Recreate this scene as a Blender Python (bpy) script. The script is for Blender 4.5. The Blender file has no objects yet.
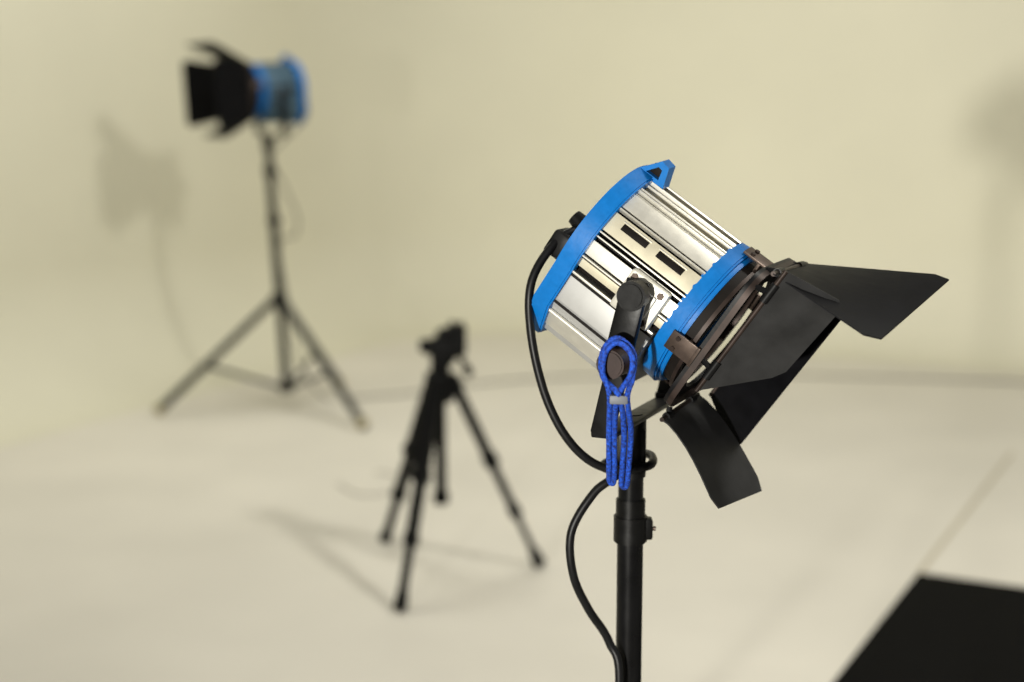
import bpy, bmesh, math
from mathutils import Vector, Matrix
R=math.radians
scene=bpy.context.scene
COL=scene.collection

# ------------------------------------------------------------ materials
def mat(name,col,rough=.5,metal=0,noise=.06,scale=40,bump=0.0,rvar=.1,coat=0,detail=4,col2=None,spec=.5):
    m=bpy.data.materials.new(name); m.use_nodes=True
    nt=m.node_tree; b=nt.nodes['Principled BSDF']
    tc=nt.nodes.new('ShaderNodeTexCoord'); n=nt.nodes.new('ShaderNodeTexNoise')
    n.inputs['Scale'].default_value=scale; n.inputs['Detail'].default_value=detail
    nt.links.new(tc.outputs['Object'],n.inputs['Vector'])
    r=nt.nodes.new('ShaderNodeValToRGB')
    c1=[max(0,c*(1-noise)) for c in col]; c2=list(col2) if col2 else [min(1,c*(1+noise)) for c in col]
    r.color_ramp.elements[0].color=(*c1,1); r.color_ramp.elements[1].color=(*c2,1)
    r.color_ramp.elements[0].position=.3; r.color_ramp.elements[1].position=.7
    nt.links.new(n.outputs['Fac'],r.inputs['Fac']); nt.links.new(r.outputs['Color'],b.inputs['Base Color'])
    mr=nt.nodes.new('ShaderNodeMapRange'); mr.inputs['To Min'].default_value=max(.02,rough-rvar); mr.inputs['To Max'].default_value=min(1,rough+rvar)
    nt.links.new(n.outputs['Fac'],mr.inputs['Value']); nt.links.new(mr.outputs['Result'],b.inputs['Roughness'])
    b.inputs['Metallic'].default_value=metal
    b.inputs['Specular IOR Level'].default_value=spec
    b.inputs['Coat Weight'].default_value=coat
    if bump:
        bp=nt.nodes.new('ShaderNodeBump'); bp.inputs['Strength'].default_value=bump; bp.inputs['Distance'].default_value=.002
        nt.links.new(n.outputs['Fac'],bp.inputs['Height']); nt.links.new(bp.outputs['Normal'],b.inputs['Normal'])
    return m
M_wall=mat('cyc_paint',(.73,.706,.572),.75,noise=.03,scale=1.2,rvar=.05,spec=.2)
M_floor=mat('floor_paint',(.725,.692,.612),.6,noise=.05,scale=1.6,rvar=.08,spec=.25,detail=8)
M_mat=mat('mat_rubber',(.005,.005,.005),.8,noise=.3,scale=60,bump=.3,spec=.04)
M_seam=mat('tape',(.50,.45,.34),.6)
M_blue=mat('blue_paint',(.002,.145,.47),.42,noise=.08,scale=120,bump=.12,rvar=.08,spec=.3)
M_silver=mat('anodised_aluminium',(.70,.68,.61),.48,metal=.65,noise=.06,scale=70,rvar=.08,bump=.05)
M_silver2=mat('satin_aluminium_panel',(.44,.44,.43),.55,metal=.5,noise=.06,scale=50,rvar=.08)
M_cream=mat('heat_aged_plate',(.68,.63,.48),.48,metal=.35,noise=.08,scale=50)
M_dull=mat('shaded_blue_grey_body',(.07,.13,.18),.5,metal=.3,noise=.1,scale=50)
M_dark=mat('dark_interior',(.010,.008,.007),.6,noise=.3,scale=60,spec=.12)
M_black=mat('black_paint',(.005,.005,.0055),.42,noise=.25,scale=90,bump=.1,spec=.2)
M_blk2=mat('black_plastic',(.004,.004,.004),.38,noise=.2,scale=80,bump=.1,spec=.22)
M_leaf=mat('barn_door_steel',(.004,.004,.005),.5,noise=.25,scale=50,rvar=.08,bump=.08,spec=.10)
M_leaf_lit=mat('barn_door_steel_lit',(.019,.019,.0195),.5,noise=.3,scale=35,rvar=.08,bump=.08,spec=.25)  # lit copy of the leaf steel: light on two leaves painted into the colour
M_brown=mat('bronzed_steel',(.09,.065,.052),.42,metal=.6,noise=.25,scale=60)
M_dbrown=mat('burnt_steel',(.035,.024,.020),.45,metal=.4,noise=.3,scale=60,spec=.3)
M_knob=mat('knob_bakelite',(.030,.016,.013),.45,noise=.2,scale=60,spec=.3)
M_cable=mat('cable_rubber',(.005,.005,.0055),.42,noise=.2,scale=60,spec=.25)
M_rope=mat('blue_rope',(.002,.014,.20),.75,noise=.6,scale=330,bump=.9,col2=(.008,.10,.70))
M_grey=mat('grey_plastic',(.13,.14,.16),.5)
M_foot=mat('rubber_foot_tan',(.42,.36,.2),.7)
M_pole=mat('black_pole',(.004,.004,.0045),.3,noise=.15,scale=50,spec=.2)
M_tri=mat('tripod_black',(.004,.004,.004),.55,noise=.15,scale=50,spec=.08)
M_pole2=mat('worn_pole',(.018,.019,.016),.4,noise=.25,scale=30,spec=.35)
M_glass=mat('lens_glass',(.12,.13,.13),.12,noise=.03,scale=20,coat=.5)
M_wire=mat('grey_wire',(.3,.28,.24),.6)
M_fcab=mat('floor_cable',(.08,.075,.062),.6)

# ------------------------------------------------------------ helpers
def empty(name,loc,rot=None,sc=1,parent=None):
    e=bpy.data.objects.new(name,None); COL.objects.link(e); e.empty_display_size=.1
    if parent: e.parent=parent
    Mx=Matrix.Translation(loc)@(rot.to_4x4() if rot else Matrix())@Matrix.Scale(sc,4)
    e.matrix_basis=Mx
    return e
def fin(name,bm,m,par,sharp=35):
    bmesh.ops.recalc_face_normals(bm,faces=bm.faces)
    me=bpy.data.meshes.new(name); bm.to_mesh(me); bm.free()
    for p in me.polygons: p.use_smooth=True
    me.set_sharp_from_angle(angle=R(sharp))
    me.materials.append(m)
    o=bpy.data.objects.new(name,me); COL.objects.link(o)
    if par: o.parent=par
    return o
def box(name,par,m,size,loc,T=None,bev=.0015,rot=None):
    bm=bmesh.new(); bmesh.ops.create_cube(bm,size=1)
    bmesh.ops.scale(bm,vec=size,verts=bm.verts)
    if bev: bmesh.ops.bevel(bm,geom=list(bm.edges),offset=min(bev,min(size)*.45),segments=2,affect='EDGES',profile=.6)
    X=Matrix.Translation(loc)@(rot.to_4x4() if rot else Matrix())
    if T: X=T@X
    bm.transform(X); return fin(name,bm,m,par)
def rod(name,par,m,p0,p1,r,r2=None,seg=24,T=None,bev=0):
    p0=Vector(p0);p1=Vector(p1);d=p1-p0
    bm=bmesh.new(); bmesh.ops.create_cone(bm,cap_ends=True,segments=seg,radius1=r,radius2=r if r2 is None else r2,depth=d.length)
    if bev:
        ed=[e for e in bm.edges if abs(e.verts[0].co.z-e.verts[1].co.z)<1e-6]
        bmesh.ops.bevel(bm,geom=ed,offset=bev,segments=2,affect='EDGES')
    X=Matrix.Translation((p0+p1)/2)@d.to_track_quat('Z','Y').to_matrix().to_4x4()
    if T: X=T@X
    bm.transform(X); return fin(name,bm,m,par)
def spline(pts,n=10,cyc=False):
    P=[Vector(p) for p in pts]; out=[]; N=len(P)
    for i in range(N if cyc else N-1):
        if cyc: a,b,c,d=P[i-1],P[i],P[(i+1)%N],P[(i+2)%N]
        else: a,b,c,d=P[max(i-1,0)],P[i],P[i+1],P[min(i+2,N-1)]
        for k in range(n):
            t=k/n
            out.append(.5*((2*b)+(c-a)*t+(2*a-5*b+4*c-d)*t*t+(3*b-a-3*c+d)*t**3))
    if not cyc: out.append(P[-1])
    return out
def tube(name,par,m,pts,r,n=10,seg=12,cyc=False,T=None,raw=False):
    P=[Vector(p) for p in pts] if raw else spline(pts,n,cyc)
    bm=bmesh.new(); rings=[]; up=None
    for i,p in enumerate(P):
        if cyc: t=(P[(i+1)%len(P)]-P[i-1]).normalized()
        else: t=(P[min(i+1,len(P)-1)]-P[max(i-1,0)]).normalized()
        if up is None:
            up=t.orthogonal().normalized()
        up=(up-t*up.dot(t)).normalized(); v=t.cross(up)
        rings.append([bm.verts.new(p+(up*math.cos(2*math.pi*k/seg)+v*math.sin(2*math.pi*k/seg))*r) for k in range(seg)])
    L=len(rings)
    for i in range(L if cyc else L-1):
        A,B=rings[i],rings[(i+1)%L]
        for k in range(seg):
            bm.faces.new((A[k],A[(k+1)%seg],B[(k+1)%seg],B[k]))
    if not cyc:
        bm.faces.new(rings[0]); bm.faces.new(rings[-1])
    if T: bm.transform(T)
    return fin(name,bm,m,par,60)
def prism(name,par,m,poly,x0,x1,T=None,bev=0):
    """polygon in (y,z) extruded along x"""
    bm=bmesh.new()
    a=[bm.verts.new((x0,y,z)) for y,z in poly]; b=[bm.verts.new((x1,y,z)) for y,z in poly]
    n=len(poly); bm.faces.new(a); bm.faces.new(b)
    for i in range(n): bm.faces.new((a[i],a[(i+1)%n],b[(i+1)%n],b[i]))
    if bev: bmesh.ops.bevel(bm,geom=list(bm.edges),offset=bev,segments=2,affect='EDGES')
    if T: bm.transform(T)
    return fin(name,bm,m,par)
def band(name,par,m,outer,inner,x0,x1,T=None,bev=0,outer2=None):
    """ring with matched outlines, extruded along x"""
    bm=bmesh.new(); n=len(outer); o2=outer2 or outer
    A=[bm.verts.new((x0,y,z)) for y,z in outer]; B=[bm.verts.new((x1,y,z)) for y,z in o2]
    C=[bm.verts.new((x0,y,z)) for y,z in inner]; D=[bm.verts.new((x1,y,z)) for y,z in inner]
    for i in range(n):
        j=(i+1)%n
        bm.faces.new((A[i],A[j],B[j],B[i])); bm.faces.new((C[i],C[j],D[j],D[i]))
        bm.faces.new((A[i],A[j],C[j],C[i])); bm.faces.new((B[i],B[j],D[j],D[i]))
    if bev:
        SA=set(A);SB=set(B)
        ed=[e for e in bm.edges if (e.verts[0] in SA and e.verts[1] in SA) or (e.verts[0] in SB and e.verts[1] in SB)]
        bmesh.ops.bevel(bm,geom=ed,offset=bev,segments=2,affect='EDGES')
    if T: bm.transform(T)
    return fin(name,bm,m,par)
def circ(r,n=64,cy=0,cz=0): return [(cy+r*math.sin(2*math.pi*k/n),cz+r*math.cos(2*math.pi*k/n)) for k in range(n)]
def hull(r,n=48,drop=.022,lim=105):
    """round-topped, flat-bottomed housing outline"""
    pts=[]
    for k in range(n+1):
        t=R(-lim+2*lim*k/n); pts.append((-r*math.sin(t),r*math.cos(t)))
    y=r*math.sin(R(lim)); k=r/.1
    return pts+[(-y*.97,-.078*k),(-.060*k,-(.1+drop)*k),(.060*k,-(.1+drop)*k),(y*.97,-.078*k)]
def RX(t): return Matrix.Rotation(t,4,'X')

# ------------------------------------------------------------ spotlight head
def leafc(name,H,h0,h1,t1,t0,curl=0,c=.12,mt=None):
    """barn door leaf from its hinge corners h0,h1 and tip corners t0,t1 given as
    (forward, near, up) in lamp space"""
    V=lambda p: Vector((p[0],-p[1],p[2]))
    h0,h1,t0,t1=map(V,(h0,h1,t0,t1))
    nrm=((h1-h0).cross(t0-h0)).normalized(); th=.0016
    prof=[0,.08,.2,.35,.5,.65,.8,1-c,1]
    N=10; top=[];bot=[]
    for s in prof:
        a=h0.lerp(t0,s); b=h1.lerp(t1,s)
        if s==1: a,b=a.lerp(b,c*.5),b.lerp(a,c*.5)
        off=nrm*curl*math.sin(math.pi*min(1,s*1.0)**.7)
        ra=[];rb=[]
        for k in range(N+1):
            p=a.lerp(b,k/N)+off
            ra.append(p+nrm*th/2); rb.append(p-nrm*th/2)
        top.append(ra);bot.append(rb)
    bm=bmesh.new()
    top=[[bm.verts.new(v) for v in r] for r in top]; bot=[[bm.verts.new(v) for v in r] for r in bot]
    for i in range(len(prof)-1):
        for k in range(N):
            bm.faces.new((top[i][k],top[i][k+1],top[i+1][k+1],top[i+1][k]))
            bm.faces.new((bot[i][k],bot[i][k+1],bot[i+1][k+1],bot[i+1][k]))
        for k in (0,N): bm.faces.new((top[i][k],top[i+1][k],bot[i+1][k],bot[i][k]))
    for i in (0,-1):
        for k in range(N): bm.faces.new((top[i][k],top[i][k+1],bot[i][k+1],bot[i][k]))
    fin(name,bm,mt or M_leaf,H,25)
    rod(name+'_hinge_pin',H,M_dbrown,h0,h1,.0028,seg=12)
    for s in (.18,.82):
        rod(name+'_hinge_barrel',H,M_black,h0.lerp(h1,s-.07),h0.lerp(h1,s+.07),.0048,seg=14)
        q=h0.lerp(h1,s)
        rod(name+'_hinge_arm',H,M_black,q,Vector((.099,q.y*.93,q.z*.93)),.0035,seg=8)

def head(name,loc,yaw,pitch,sc,leaves,base_off,yoff=0,fz=.012,body=None):
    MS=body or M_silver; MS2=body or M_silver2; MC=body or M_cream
    rot=Matrix.Rotation(yaw,3,'Z')@Matrix.Rotation(pitch,3,'Y')
    H=empty(name,loc,rot,sc)
    ho=hull(.1); hi=hull(.088)
    band('rear_casting',H,M_blue,ho,hi,-.094,-.071,bev=.002)
    prism('rear_cover',H,M_dark,hull(.087),-.095,-.085)
    prism('rear_cap',H,M_blk2,hull(.060,drop=.0),-.100,-.094,bev=.002)
    band('front_casting',H,M_blue,circ(.0925),circ(.080),.047,.068,bev=.0025,outer2=circ(.0945))
    band('front_casting_lip',H,M_blue,circ(.0885),circ(.078),.068,.073,bev=.001)
    band('lens_throat',H,M_dark,circ(.0835),circ(.077),.072,.088)
    rod('fresnel_lens',H,M_glass,(.056,0,0),(.066,0,0),.079,seg=64)
    for k in range(1,7):
        band('lens_ring',H,M_glass,circ(.012*k+.003),circ(.012*k),.065,.0685)
    rod('lamp_drum',H,M_dark,(-.085,0,0),(.05,0,0),.079,seg=64)
    low=[(-.0885,-.026),(-.0865,-.070),(-.056,-.114),(.056,-.114),(.0865,-.070),(.0885,-.026)]
    prism('lower_housing',H,MS2,low,-.086,.044,bev=.0015)
    for s in (-1,1):
        box('side_panel',H,MS2,(.112,.0025,.032),(-.014,s*.089,-.048),bev=.001)
        box('side_panel_rib',H,MS,(.116,.004,.003),(-.014,s*.0895,-.027),bev=.001)
        box('side_groove',H,M_dark,(.116,.002,.003),(-.014,s*.0895,-.0305),bev=0)
        box('bottom_rail',H,MS,(.118,.026,.004),(-.012,s*.073,-.0925),bev=.001,rot=Matrix.Rotation(s*R(55),3,'X'))
        box('rail_groove',H,M_dark,(.116,.002,.003),(-.014,s*.0875,-.0685),bev=0)
        rod('tie_bar',H,MS,(-.072,s*.0815,-.083),(.048,s*.0815,-.083),.0026,seg=12)
    def slat(a,w,r,m,hgt=.003,x0=-.072,x1=.050,nm='body_slat'):
        box(nm,H,m,(x1-x0,w,hgt),((x0+x1)/2,0,r),T=RX(R(a)),bev=.0007)
    def fin_(a,r,m=None,hgt=.008,w=.0018):
        box('cooling_fin',H,m or MS,(.122,w,hgt),(-.011,0,r),T=RX(R(a)),bev=.0004)
    for a in (-96,-74,-52,-30,-10): slat(a,.024,.087,MS); fin_(a+10,.089); fin_(a-10,.089)
    slat(5,.010,.0865,MC); fin_(0,.0905); fin_(11,.0905)
    slat(18,.013,.0835,MC); fin_(14.5,.088,hgt=.006); fin_(26,.0905)
    slat(39,.026,.0885,MS); fin_(28.8,.0905)
    slat(61.5,.025,.0885,MC); fin_(50.5,.0905)
    for xc in (-.038,.012):
        box('vent_slot',H,M_dark,(.036,.0085,.0018),(xc,.001,.0900),T=RX(R(60)),bev=.0008)
        box('vent_rim',H,MS,(.040,.0015,.003),(xc,.0068,.0895),T=RX(R(60)),bev=.0004)
    fin_(71.8,.0905); fin_(75.5,.087)
    slat(85,.018,.0885,MS); fin_(92.5,.0905)
    slat(99,.010,.086,MC)
    for s in (-1,1):
        box('pivot_block',H,MS,(.052,.016,.050),(.012,s*.096,-.002),bev=.004)
        box('pivot_block_plate',H,MS2,(.034,.006,.034),(.012,s*.1055,-.004),bev=.003)
        for q in ((-.006,.017),(.030,.017),(.030,-.020)):
            rod('pivot_bolt',H,M_brown,(q[0],s*.103,q[1]),(q[0],s*.107,q[1]),.0042,seg=6)
    tri=[(-.096,.094),(-.056,.095),(-.0625,.119),(-.0735,.121)]
    inn=[(-.084,.1),(-.066,.1),(-.068,.112),(-.0735,.113)]
    bm=bmesh.new(); w=.010
    O1=[bm.verts.new((x,-w,z)) for x,z in tri]; O2=[bm.verts.new((x,w,z)) for x,z in tri]
    I1=[bm.verts.new((x,-w,z)) for x,z in inn]; I2=[bm.verts.new((x,w,z)) for x,z in inn]
    for i in range(4):
        j=(i+1)%4
        bm.faces.new((O1[i],O1[j],O2[j],O2[i])); bm.faces.new((I1[i],I1[j],I2[j],I2[i]))
        bm.faces.new((O1[i],O1[j],I1[j],I1[i])); bm.faces.new((O2[i],O2[j],I2[j],I2[i]))
    bm.transform(RX(R(6))); fin('rear_casting_lug',bm,M_blue,H)
    box('lug_web',H,M_dark,(.016,.004,.012),(-.074,0,.106),T=RX(R(6)),bev=.001)
    for a in (8,100,195,285):
        T=RX(R(a))
        box('accessory_bracket',H,M_brown,(.034,.024,.003),(.079,0,.096),T=T,bev=.0008)
        box('bracket_clip',H,M_brown,(.004,.026,.018),(.097,0,.0895),T=T,bev=.0008)
        box('bracket_clip_inner',H,M_brown,(.004,.022,.012),(.084,0,.090),T=T,bev=.0008)
        for s in (-.007,.007): rod('bracket_screw',H,M_dbrown,(.072,s,.097),(.072,s,.100),.0028,seg=10,T=T)
    band('barn_door_ring',H,M_dbrown,circ(.088),circ(.076),.084,.0885)
    def sqr(h,k=64,e=7,cz=0):
        out=[]
        for i in range(k):
            t=2*math.pi*i/k; c,s=math.cos(t),math.sin(t)
            f=(abs(c)**e+abs(s)**e)**(-1/e); out.append((h*f*s,cz+h*f*c))
        return out
    band('barn_door_frame',H,M_black,sqr(.094,cz=fz*.5),circ(.076),.095,.0995)
    band('barn_door_frame_rim',H,M_dbrown,sqr(.0945,cz=fz*.5),sqr(.0915,cz=fz*.5),.0995,.106)
    for lf in leaves: leafc(H=H,**lf)
    # ---- yoke (hangs in the un-pitched frame)
    Y=Matrix.Rotation(-pitch,4,'Y')@Matrix.Translation((yoff,0,0))
    bx,bz=base_off; yw=.1145
    for s in (-1,1):
        p0=Vector((0,s*yw,.012)); p1=Vector((bx*.9,s*yw,bz))
        d=(p1-p0)
        R3=Matrix.Rotation(math.atan2(-d.x,-d.z),3,'Y')
        box('yoke_arm',H,M_black,(.027,.005,d.length+.006),(p0+p1)/2,T=Y,bev=.0015,rot=R3)
        rod('pivot_pin',H,M_brown,(0,s*.09,0),(0,s*.125,0),.006,T=Y)
        box('yoke_corner',H,M_black,(.027,.010,.012),(bx*.9,s*(yw-.003),bz),T=Y,bev=.003)
    box('yoke_base',H,M_black,(.027,yw*2,.006),(bx*.9,0,bz-.004),T=Y,bev=.002)
    rod('yoke_spigot',H,M_black,(bx,0,bz),(bx,0,bz-.03),.012,T=Y)
    d=Vector((bx*.9,0,bz)).normalized()
    R3=Matrix.Rotation(math.atan2(-d.x,-d.z),3,'Y')
    box('tilt_lever',H,M_blk2,(.031,.015,.072),Vector((0,-.129,0))+d*.026,T=Y,bev=.006,rot=R3)
    rod('tilt_lever_hub',H,M_blk2,(0,-.118,0),(0,-.141,0),.0165,T=Y,bev=.003)
    k=d*.074
    rod('tilt_knob',H,M_knob,(k.x+.004,-.124,k.z),(k.x+.004,-.164,k.z),.0158,T=Y,bev=.002,seg=32)
    rod('cable_gland',H,M_blk2,(-.095,-.02,.0),(-.125,-.02,.004),.014,r2=.009)
    box('switch_box',H,M_blk2,(.032,.04,.03),(-.110,-.035,-.026),bev=.004)
    return H

P=Vector((.159,1.591,1.159)); YAW=R(-24)
# (forward, near, up)
lv=[dict(name='barn_door_top',h0=(.112,-.086,.100),h1=(.112,.086,.108),t0=(.253,-.101,.187),t1=(.243,.103,.119)),
    dict(name='barn_door_side_near',h0=(.120,.090,-.047),h1=(.122,.090,.120),t0=(.182,.058,.017),t1=(.190,.058,.123),mt=M_leaf_lit),
    dict(name='barn_door_bottom',h0=(.104,-.060,-.100),h1=(.104,.060,-.110),t0=(.236,-.048,-.138),t1=(.213,.054,-.156),curl=.008,mt=M_leaf_lit),
    dict(name='barn_door_side_far',h0=(.112,-.10,-.105),h1=(.112,-.10,.095),t0=(.180,-.062,-.130),t1=(.186,-.062,.10))]
H1=head('studio_spotlight',P,YAW,R(34.5),.92,lv,(-.0445,-.158),yoff=.012)

tube('power_cable',None,M_cable,[(.102,1.63,1.216),(.079,1.61,1.216),(.048,1.59,1.203),(.021,1.575,1.162),(.020,1.57,1.108),(.034,1.565,1.045),(.0565,1.563,.998),
  (.085,1.567,.968),(.118,1.572,.957),(.150,1.585,.960),(.153,1.625,.962),(.13,1.635,.960),(.100,1.615,.952),(.112,1.575,.9515),(.088,1.565,.934),(.064,1.56,.8926),(.066,1.56,.845),(.083,1.57,.803),
  (.107,1.58,.761),(.118,1.572,.71),(.100,1.56,.5),(.09,1.55,.25),(.06,1.45,.06),(-.02,1.30,.006),(-.25,1.1,.006),(-.6,.9,.006)],.0047)

# ------------------------------------------------------------ light stands
def stand(name,base,top,hub_z,feet,pole_r=.0145,low=.1,lean=(0,0),feet_tan=False,collars=(),legr=.95,taper=.93,mp=None):
    mp=mp or M_pole
    S=empty(name,base); b=Vector(base)
    def ax(z): return Vector((lean[0]*z,lean[1]*z,z))
    r=pole_r
    rod('base_tube',S,mp,ax(low),ax(collars[0]),r*1.0,seg=32)
    for i in range(len(collars)-1):
        rod('riser_tube',S,mp,ax(collars[i]-.01),ax(collars[i+1]),r*taper**(i+1),seg=32)
    rod('riser_tube_top',S,mp,ax(collars[-1]-.01),ax(top-.05),r*(.96 if len(collars)==1 else .8),seg=32)
    for c in collars:
        rod('collar',S,M_blk2,ax(c-.020),ax(c+.012),r*1.28,seg=32,bev=.002)
        rod('collar_lip',S,M_blk2,ax(c+.010),ax(c+.030),r*1.12,seg=32,bev=.001)
        q=ax(c-.004)
        box('collar_clamp',S,M_blk2,(.014,.016,.024),q+Vector((r*1.2,0,0)),bev=.003)
        rod('clamp_screw',S,M_brown,q+Vector((r*1.3,0,0)),q+Vector((r*1.3+.009,-.002,0)),.0025)
        rod('clamp_knob',S,M_blk2,q+Vector((0,r+.004,0)),q+Vector((0,r+.030,0)),.012,bev=.002,seg=12)
    rod('spigot_receiver',S,M_blk2,ax(top-.068),ax(top),r*1.12,seg=32,bev=.002)
    box('receiver_block',S,M_black,(.030,.026,.036),ax(top-.03),bev=.003)
    rod('leg_hub',S,M_blk2,ax(hub_z-.03),ax(hub_z+.03),r*1.7,bev=.003)
    rod('brace_hub',S,M_blk2,ax(low-.01),ax(low+.03),r*1.6,bev=.003)
    for i,f in enumerate(feet):
        fl=Vector(f)-b; fl.z=.012
        st=ax(hub_z)+Vector((fl.x,fl.y,0)).normalized()*.025
        d=(fl-st)
        rod('leg_%d'%(i+1),S,mp,st,fl,r*legr,seg=16)
        rod('foot_%d'%(i+1),S,M_foot if feet_tan else M_blk2,st+d*.955,fl+Vector((0,0,.003)),r*1.15,seg=16,bev=.002)
        mid=st+d*.58
        rod('brace_%d'%(i+1),S,mp,ax(low+.01)+Vector((fl.x,fl.y,0)).normalized()*.015,mid,r*.5,seg=12)
        box('brace_joint_%d'%(i+1),S,M_blk2,(.03,.03,.03),mid,bev=.004)
    return S
off=Matrix.Rotation(YAW,3,'Z')@Vector(((-.0445+.012)*.92,0,0))
bx,by=P.x+off.x-.001,P.y+off.y
S1=stand('light_stand',(bx,by,0),P.z-.158*.92-.004,.55,[(bx+.45,by+.1,0),(bx-.3,by+.38,0),(bx-.14,by-.42,0)],collars=(.888,))

# blue braided cord looped over the tilt knob, doubled strands hanging to the stand clamp
cA=[(.1035,1.447,1.1165),(.092,1.450,1.107),(.089,1.450,1.087),(.0955,1.445,1.067),(.0975,1.475,1.0226),(.0995,1.50,.978),(.1015,1.520,.959),(.1055,1.517,.958),(.1052,1.50,.978),(.1030,1.475,1.0226),(.1030,1.440,1.063),(.1165,1.446,1.0855),(.1165,1.446,1.105)]
cB=[(.103,1.453,1.1200),(.0895,1.455,1.107),(.0895,1.455,1.082),(.1045,1.436,1.065),(.1125,1.474,1.0226),(.1135,1.503,.978),(.1140,1.520,.955),(.1195,1.520,.954),(.1200,1.503,.978),(.1195,1.474,1.0226),(.1125,1.436,1.064),(.118,1.448,1.0806),(.119,1.452,1.106)]
tube('safety_cord',None,M_rope,cA,.0029,cyc=True,n=12)
c2=tube('cord_loop',None,M_rope,cB,.0029,cyc=True,n=12); c2.parent=bpy.data.objects['safety_cord']
c3=box('cord_clip',None,M_grey,(.018,.014,.009),(.1045,1.440,1.062),rot=Matrix.Rotation(R(-5),3,'Z'),bev=.002); c3.parent=bpy.data.objects['safety_cord']

# ------------------------------------------------------------ far light + stand
B=Vector((-.99,6.51,0))
lv2=[dict(name='barn_door_top',h0=(.112,-.088,.1),h1=(.112,.088,.1),t0=(.25,-.14,.17),t1=(.25,.14,.17)),
    dict(name='barn_door_side_near',h0=(.112,.1,-.09),h1=(.112,.1,.09),t0=(.24,.20,-.12),t1=(.24,.20,.12)),
    dict(name='barn_door_bottom',h0=(.112,-.085,-.1),h1=(.112,.085,-.1),t0=(.22,-.12,-.15),t1=(.22,.12,-.15)),
    dict(name='barn_door_side_far',h0=(.112,-.1,-.09),h1=(.112,-.1,.09),t0=(.25,-.13,-.12),t1=(.25,-.13,.12))]
HB=Vector((-1.030,6.48,1.395))
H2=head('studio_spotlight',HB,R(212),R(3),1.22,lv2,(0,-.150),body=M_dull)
S2=stand('light_stand',tuple(B),1.205,.49,[(-1.544,6.39,0),(-.610,6.09,0),(-.82,7.05,0)],pole_r=.020,low=.09,lean=(-.05,-.024),feet_tan=True,collars=(.84,1.05),legr=.9,mp=M_pole2)
tube('power_cable',None,M_fcab,[(-.90,6.5,1.42),(-.87,6.45,1.30),(-.93,6.44,1.22),(-1.02,6.43,1.12),(-.97,6.44,.98),(-.92,6.43,.86),(-.93,6.43,.78),(-1.0,6.44,.74),(-.98,6.48,.5),(-.95,6.6,.2),(-.86,6.75,.01),(-.72,6.75,.005),(-.60,6.80,.005),(-.50,6.84,.005),(-.295,7.01,.005),(.04,7.2,.005),(.437,7.3,.005),(1.03,7.36,.005),(1.58,7.30,.005),(2.1,7.20,.005),(2.6,7.05,.005),(3.4,6.2,.005)],.0040)

# ------------------------------------------------------------ camera tripod
def tripod():
    b=Vector((-.204,4.19,0)); S=empty('camera_tripod',b); M=M_tri
    A=[Vector((-.2995,3.845,0))-b,Vector((-.3935,4.49,0))-b,Vector((.082,4.237,0))-b]
    rod('centre_column',S,M,(0,0,.22),(0,0,.64),.016)
    rod('column_foot',S,M,(0,0,.205),(0,0,.24),.023,bev=.004)
    rod('spider',S,M,(0,0,.505),(0,0,.590),.040,r2=.030,bev=.004)
    rod('column_lock',S,M,(0,0,.585),(0,0,.615),.028,bev=.004)
    rod('crank',S,M,(.02,0,.56),(.06,-.01,.56),.007); rod('crank_knob',S,M,(.06,-.01,.56),(.06,-.035,.56),.01)
    for i,f in enumerate(A):
        f.z=.008; u=Vector((f.x,f.y,0)).normalized(); st=Vector((0,0,.56))+u*.038; d=f-st
        X=d.to_track_quat('Z','Y').to_matrix()
        box('leg_hinge_%d'%(i+1),S,M,(.04,.045,.06),Vector((0,0,.555))+u*.032,bev=.006,rot=Matrix.Rotation(math.atan2(u.y,u.x),3,'Z'))
        for k,(a0,a1,w) in enumerate(((0,.42,.040),(.36,.70,.032),(.66,.97,.024))):
            p0=st+d*a0; p1=st+d*a1
            box('leg_%d_section_%d'%(i+1,k+1),S,M,(w,w*.8,(p1-p0).length),(p0+p1)/2,bev=.005,rot=X)
            if k<2: box('leg_%d_lock_%d'%(i+1,k+1),S,M,(w+.005,w+.004,.035),p1,bev=.004,rot=X)
        rod('leg_%d_foot'%(i+1),S,M,st+d*.91,f,.014,r2=.021,bev=.003)
    rod('pan_base',S,M,(.006,0,.612),(.008,0,.640),.034,bev=.004)
    box('head_yoke',S,M,(.070,.065,.06),(.014,0,.66),bev=.008)
    rod('tilt_axis',S,M,(-.045,0,.662),(.065,0,.662),.024,bev=.003)
    box('camera_plate',S,M,(.080,.065,.018),(.030,0,.712),bev=.003,rot=Matrix.Rotation(R(-18),3,'Y'))
    rod('plate_riser',S,M,(.016,0,.67),(.030,0,.708),.026)
    rod('plate_screw',S,M,(.036,0,.712),(.034,0,.736),.008)
    box('plate_clamp',S,M,(.030,.04,.08),(.060,-.01,.682),bev=.004)
    rod('pan_handle',S,M,(.05,-.01,.645),(.078,-.05,.61),.008); rod('pan_grip',S,M,(.072,-.04,.617),(.088,-.065,.592),.012,bev=.003)
    rod('side_knob',S,M,(-.035,0,.665),(-.058,0,.665),.018,bev=.003)
tripod()

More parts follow.
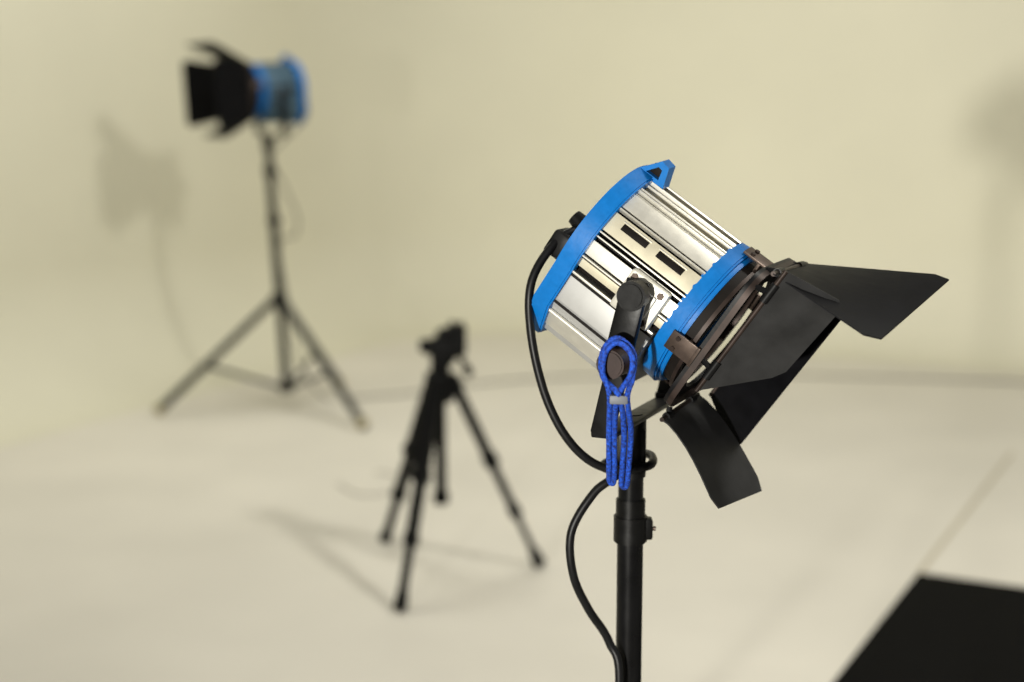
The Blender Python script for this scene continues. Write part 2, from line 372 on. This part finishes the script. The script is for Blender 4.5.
# ------------------------------------------------------------ cyclorama shell
C=Vector((-.68,9.72)); dL=Vector((-.454,-.891)); dR=Vector((.891,-.454))
Rc=1.3; Rk=.60; Hh=4.6
def sweep(name,samples):
    bm=bmesh.new(); rows=[]
    prof=[(Rk-Rk*math.sin(R(t)),Rk-Rk*math.cos(R(t))) for t in range(0,91,5)]+[(0,1.5),(0,3),(0,Hh)]
    for p,nv in samples:
        rows.append([bm.verts.new((p.x+nv.x*d,p.y+nv.y*d,z+.0006)) for d,z in prof])
    for i in range(len(rows)-1):
        for k in range(len(prof)-1):
            bm.faces.new((rows[i][k],rows[i+1][k],rows[i+1][k+1],rows[i][k+1]))
    return fin(name,bm,M_wall,None,60)
cc=C+(dL+dR)*Rc
arc=[(cc-(dR*math.cos(R(t))+dL*math.sin(R(t)))*Rc,(dR*math.cos(R(t))+dL*math.sin(R(t)))) for t in range(0,91,5)]
left=[(C+dL*q,dR) for q in (14,10,6,3,2,Rc+.05)]+arc[:10]
right=arc[9:]+[(C+dR*q,dL) for q in (Rc+.05,2,3,5,8,11)]
sweep('wall_left',left); sweep('wall_back',right)
bm=bmesh.new()
q=[C,C+dL*14,C+dL*14+dR*11,C+dR*11]
bm.faces.new([bm.verts.new((p.x,p.y,0)) for p in q]); fin('floor',bm,M_floor,None)

c0=Vector((1.170,4.163)); L1=2.6; L2=2.2
bm=bmesh.new()
qs=[c0,c0+dL*L1,c0+dL*L1+dR*L2,c0+dR*L2]
lo=[bm.verts.new((p.x,p.y,.001)) for p in qs]; hi=[bm.verts.new((p.x,p.y,.008)) for p in qs]
bm.faces.new(lo); bm.faces.new(hi)
for i in range(4): bm.faces.new((lo[i],lo[(i+1)%4],hi[(i+1)%4],hi[i]))
bmesh.ops.bevel(bm,geom=list(bm.edges),offset=.002,segments=2,affect='EDGES'); fin('floor_mat',bm,M_mat,None)
bm=bmesh.new()
s0=c0-dL*.02; s1=c0-dL*1.7; w=dR*.008
bm.faces.new([bm.verts.new((p.x,p.y,.0012)) for p in (s0-w,s0+w,s1+w,s1-w)]); fin('trim_1',bm,M_seam,None)
tube('thin_wire',None,M_wire,[(-.62,5.2,.003),(-.56,5.08,.003),(-.5,5.04,.003),(-.42,5.08,.003),(-.38,5.2,.003),(-.44,5.33,.003),(-.5,5.36,.003)],.0025)

# ------------------------------------------------------------ lights
def aim(o,t): o.rotation_euler=(Vector(t)-o.location).to_track_quat('-Z','Y').to_euler()
def area(n,loc,t,e,s,col):
    l=bpy.data.lights.new(n,'AREA'); l.energy=e; l.size=s; l.color=col
    o=bpy.data.objects.new(n,l); COL.objects.link(o); o.location=loc; aim(o,t); return o
area('key_light',(2.1,1.9,3.3),(-.5,5.8,.3),92,.36,(1,.972,.89))
area('overhead_fill',(-1.0,5.6,4.0),(-.7,6.6,0),68,1.6,(1,.983,.90))  # added overhead fill for the ambient level, not a fixture of the studio
l=bpy.data.lights.new('low_spot','SPOT'); l.energy=1650; l.spot_size=R(35); l.spot_blend=1; l.shadow_soft_size=.10; l.color=(1,.965,.88)
o=bpy.data.objects.new('low_spot',l); COL.objects.link(o); o.location=(-1.85,-3.5,1.10); aim(o,(2.3,7.8,1.0))
w=bpy.data.worlds.new('studio_ambient'); scene.world=w; w.use_nodes=True
w.node_tree.nodes['Background'].inputs[0].default_value=(1,.972,.88,1); w.node_tree.nodes['Background'].inputs[1].default_value=.21

# ------------------------------------------------------------ camera
cd=bpy.data.cameras.new('camera'); cam=bpy.data.objects.new('camera',cd); COL.objects.link(cam)
cam.location=(0,0,1.35); cam.rotation_euler=(R(90-9.1),0,0)
cd.sensor_width=36; cd.lens=1500/1024*36
cd.dof.use_dof=True; cd.dof.focus_distance=1.53; cd.dof.aperture_fstop=2.4
scene.camera=cam
scene.view_settings.view_transform='Standard'
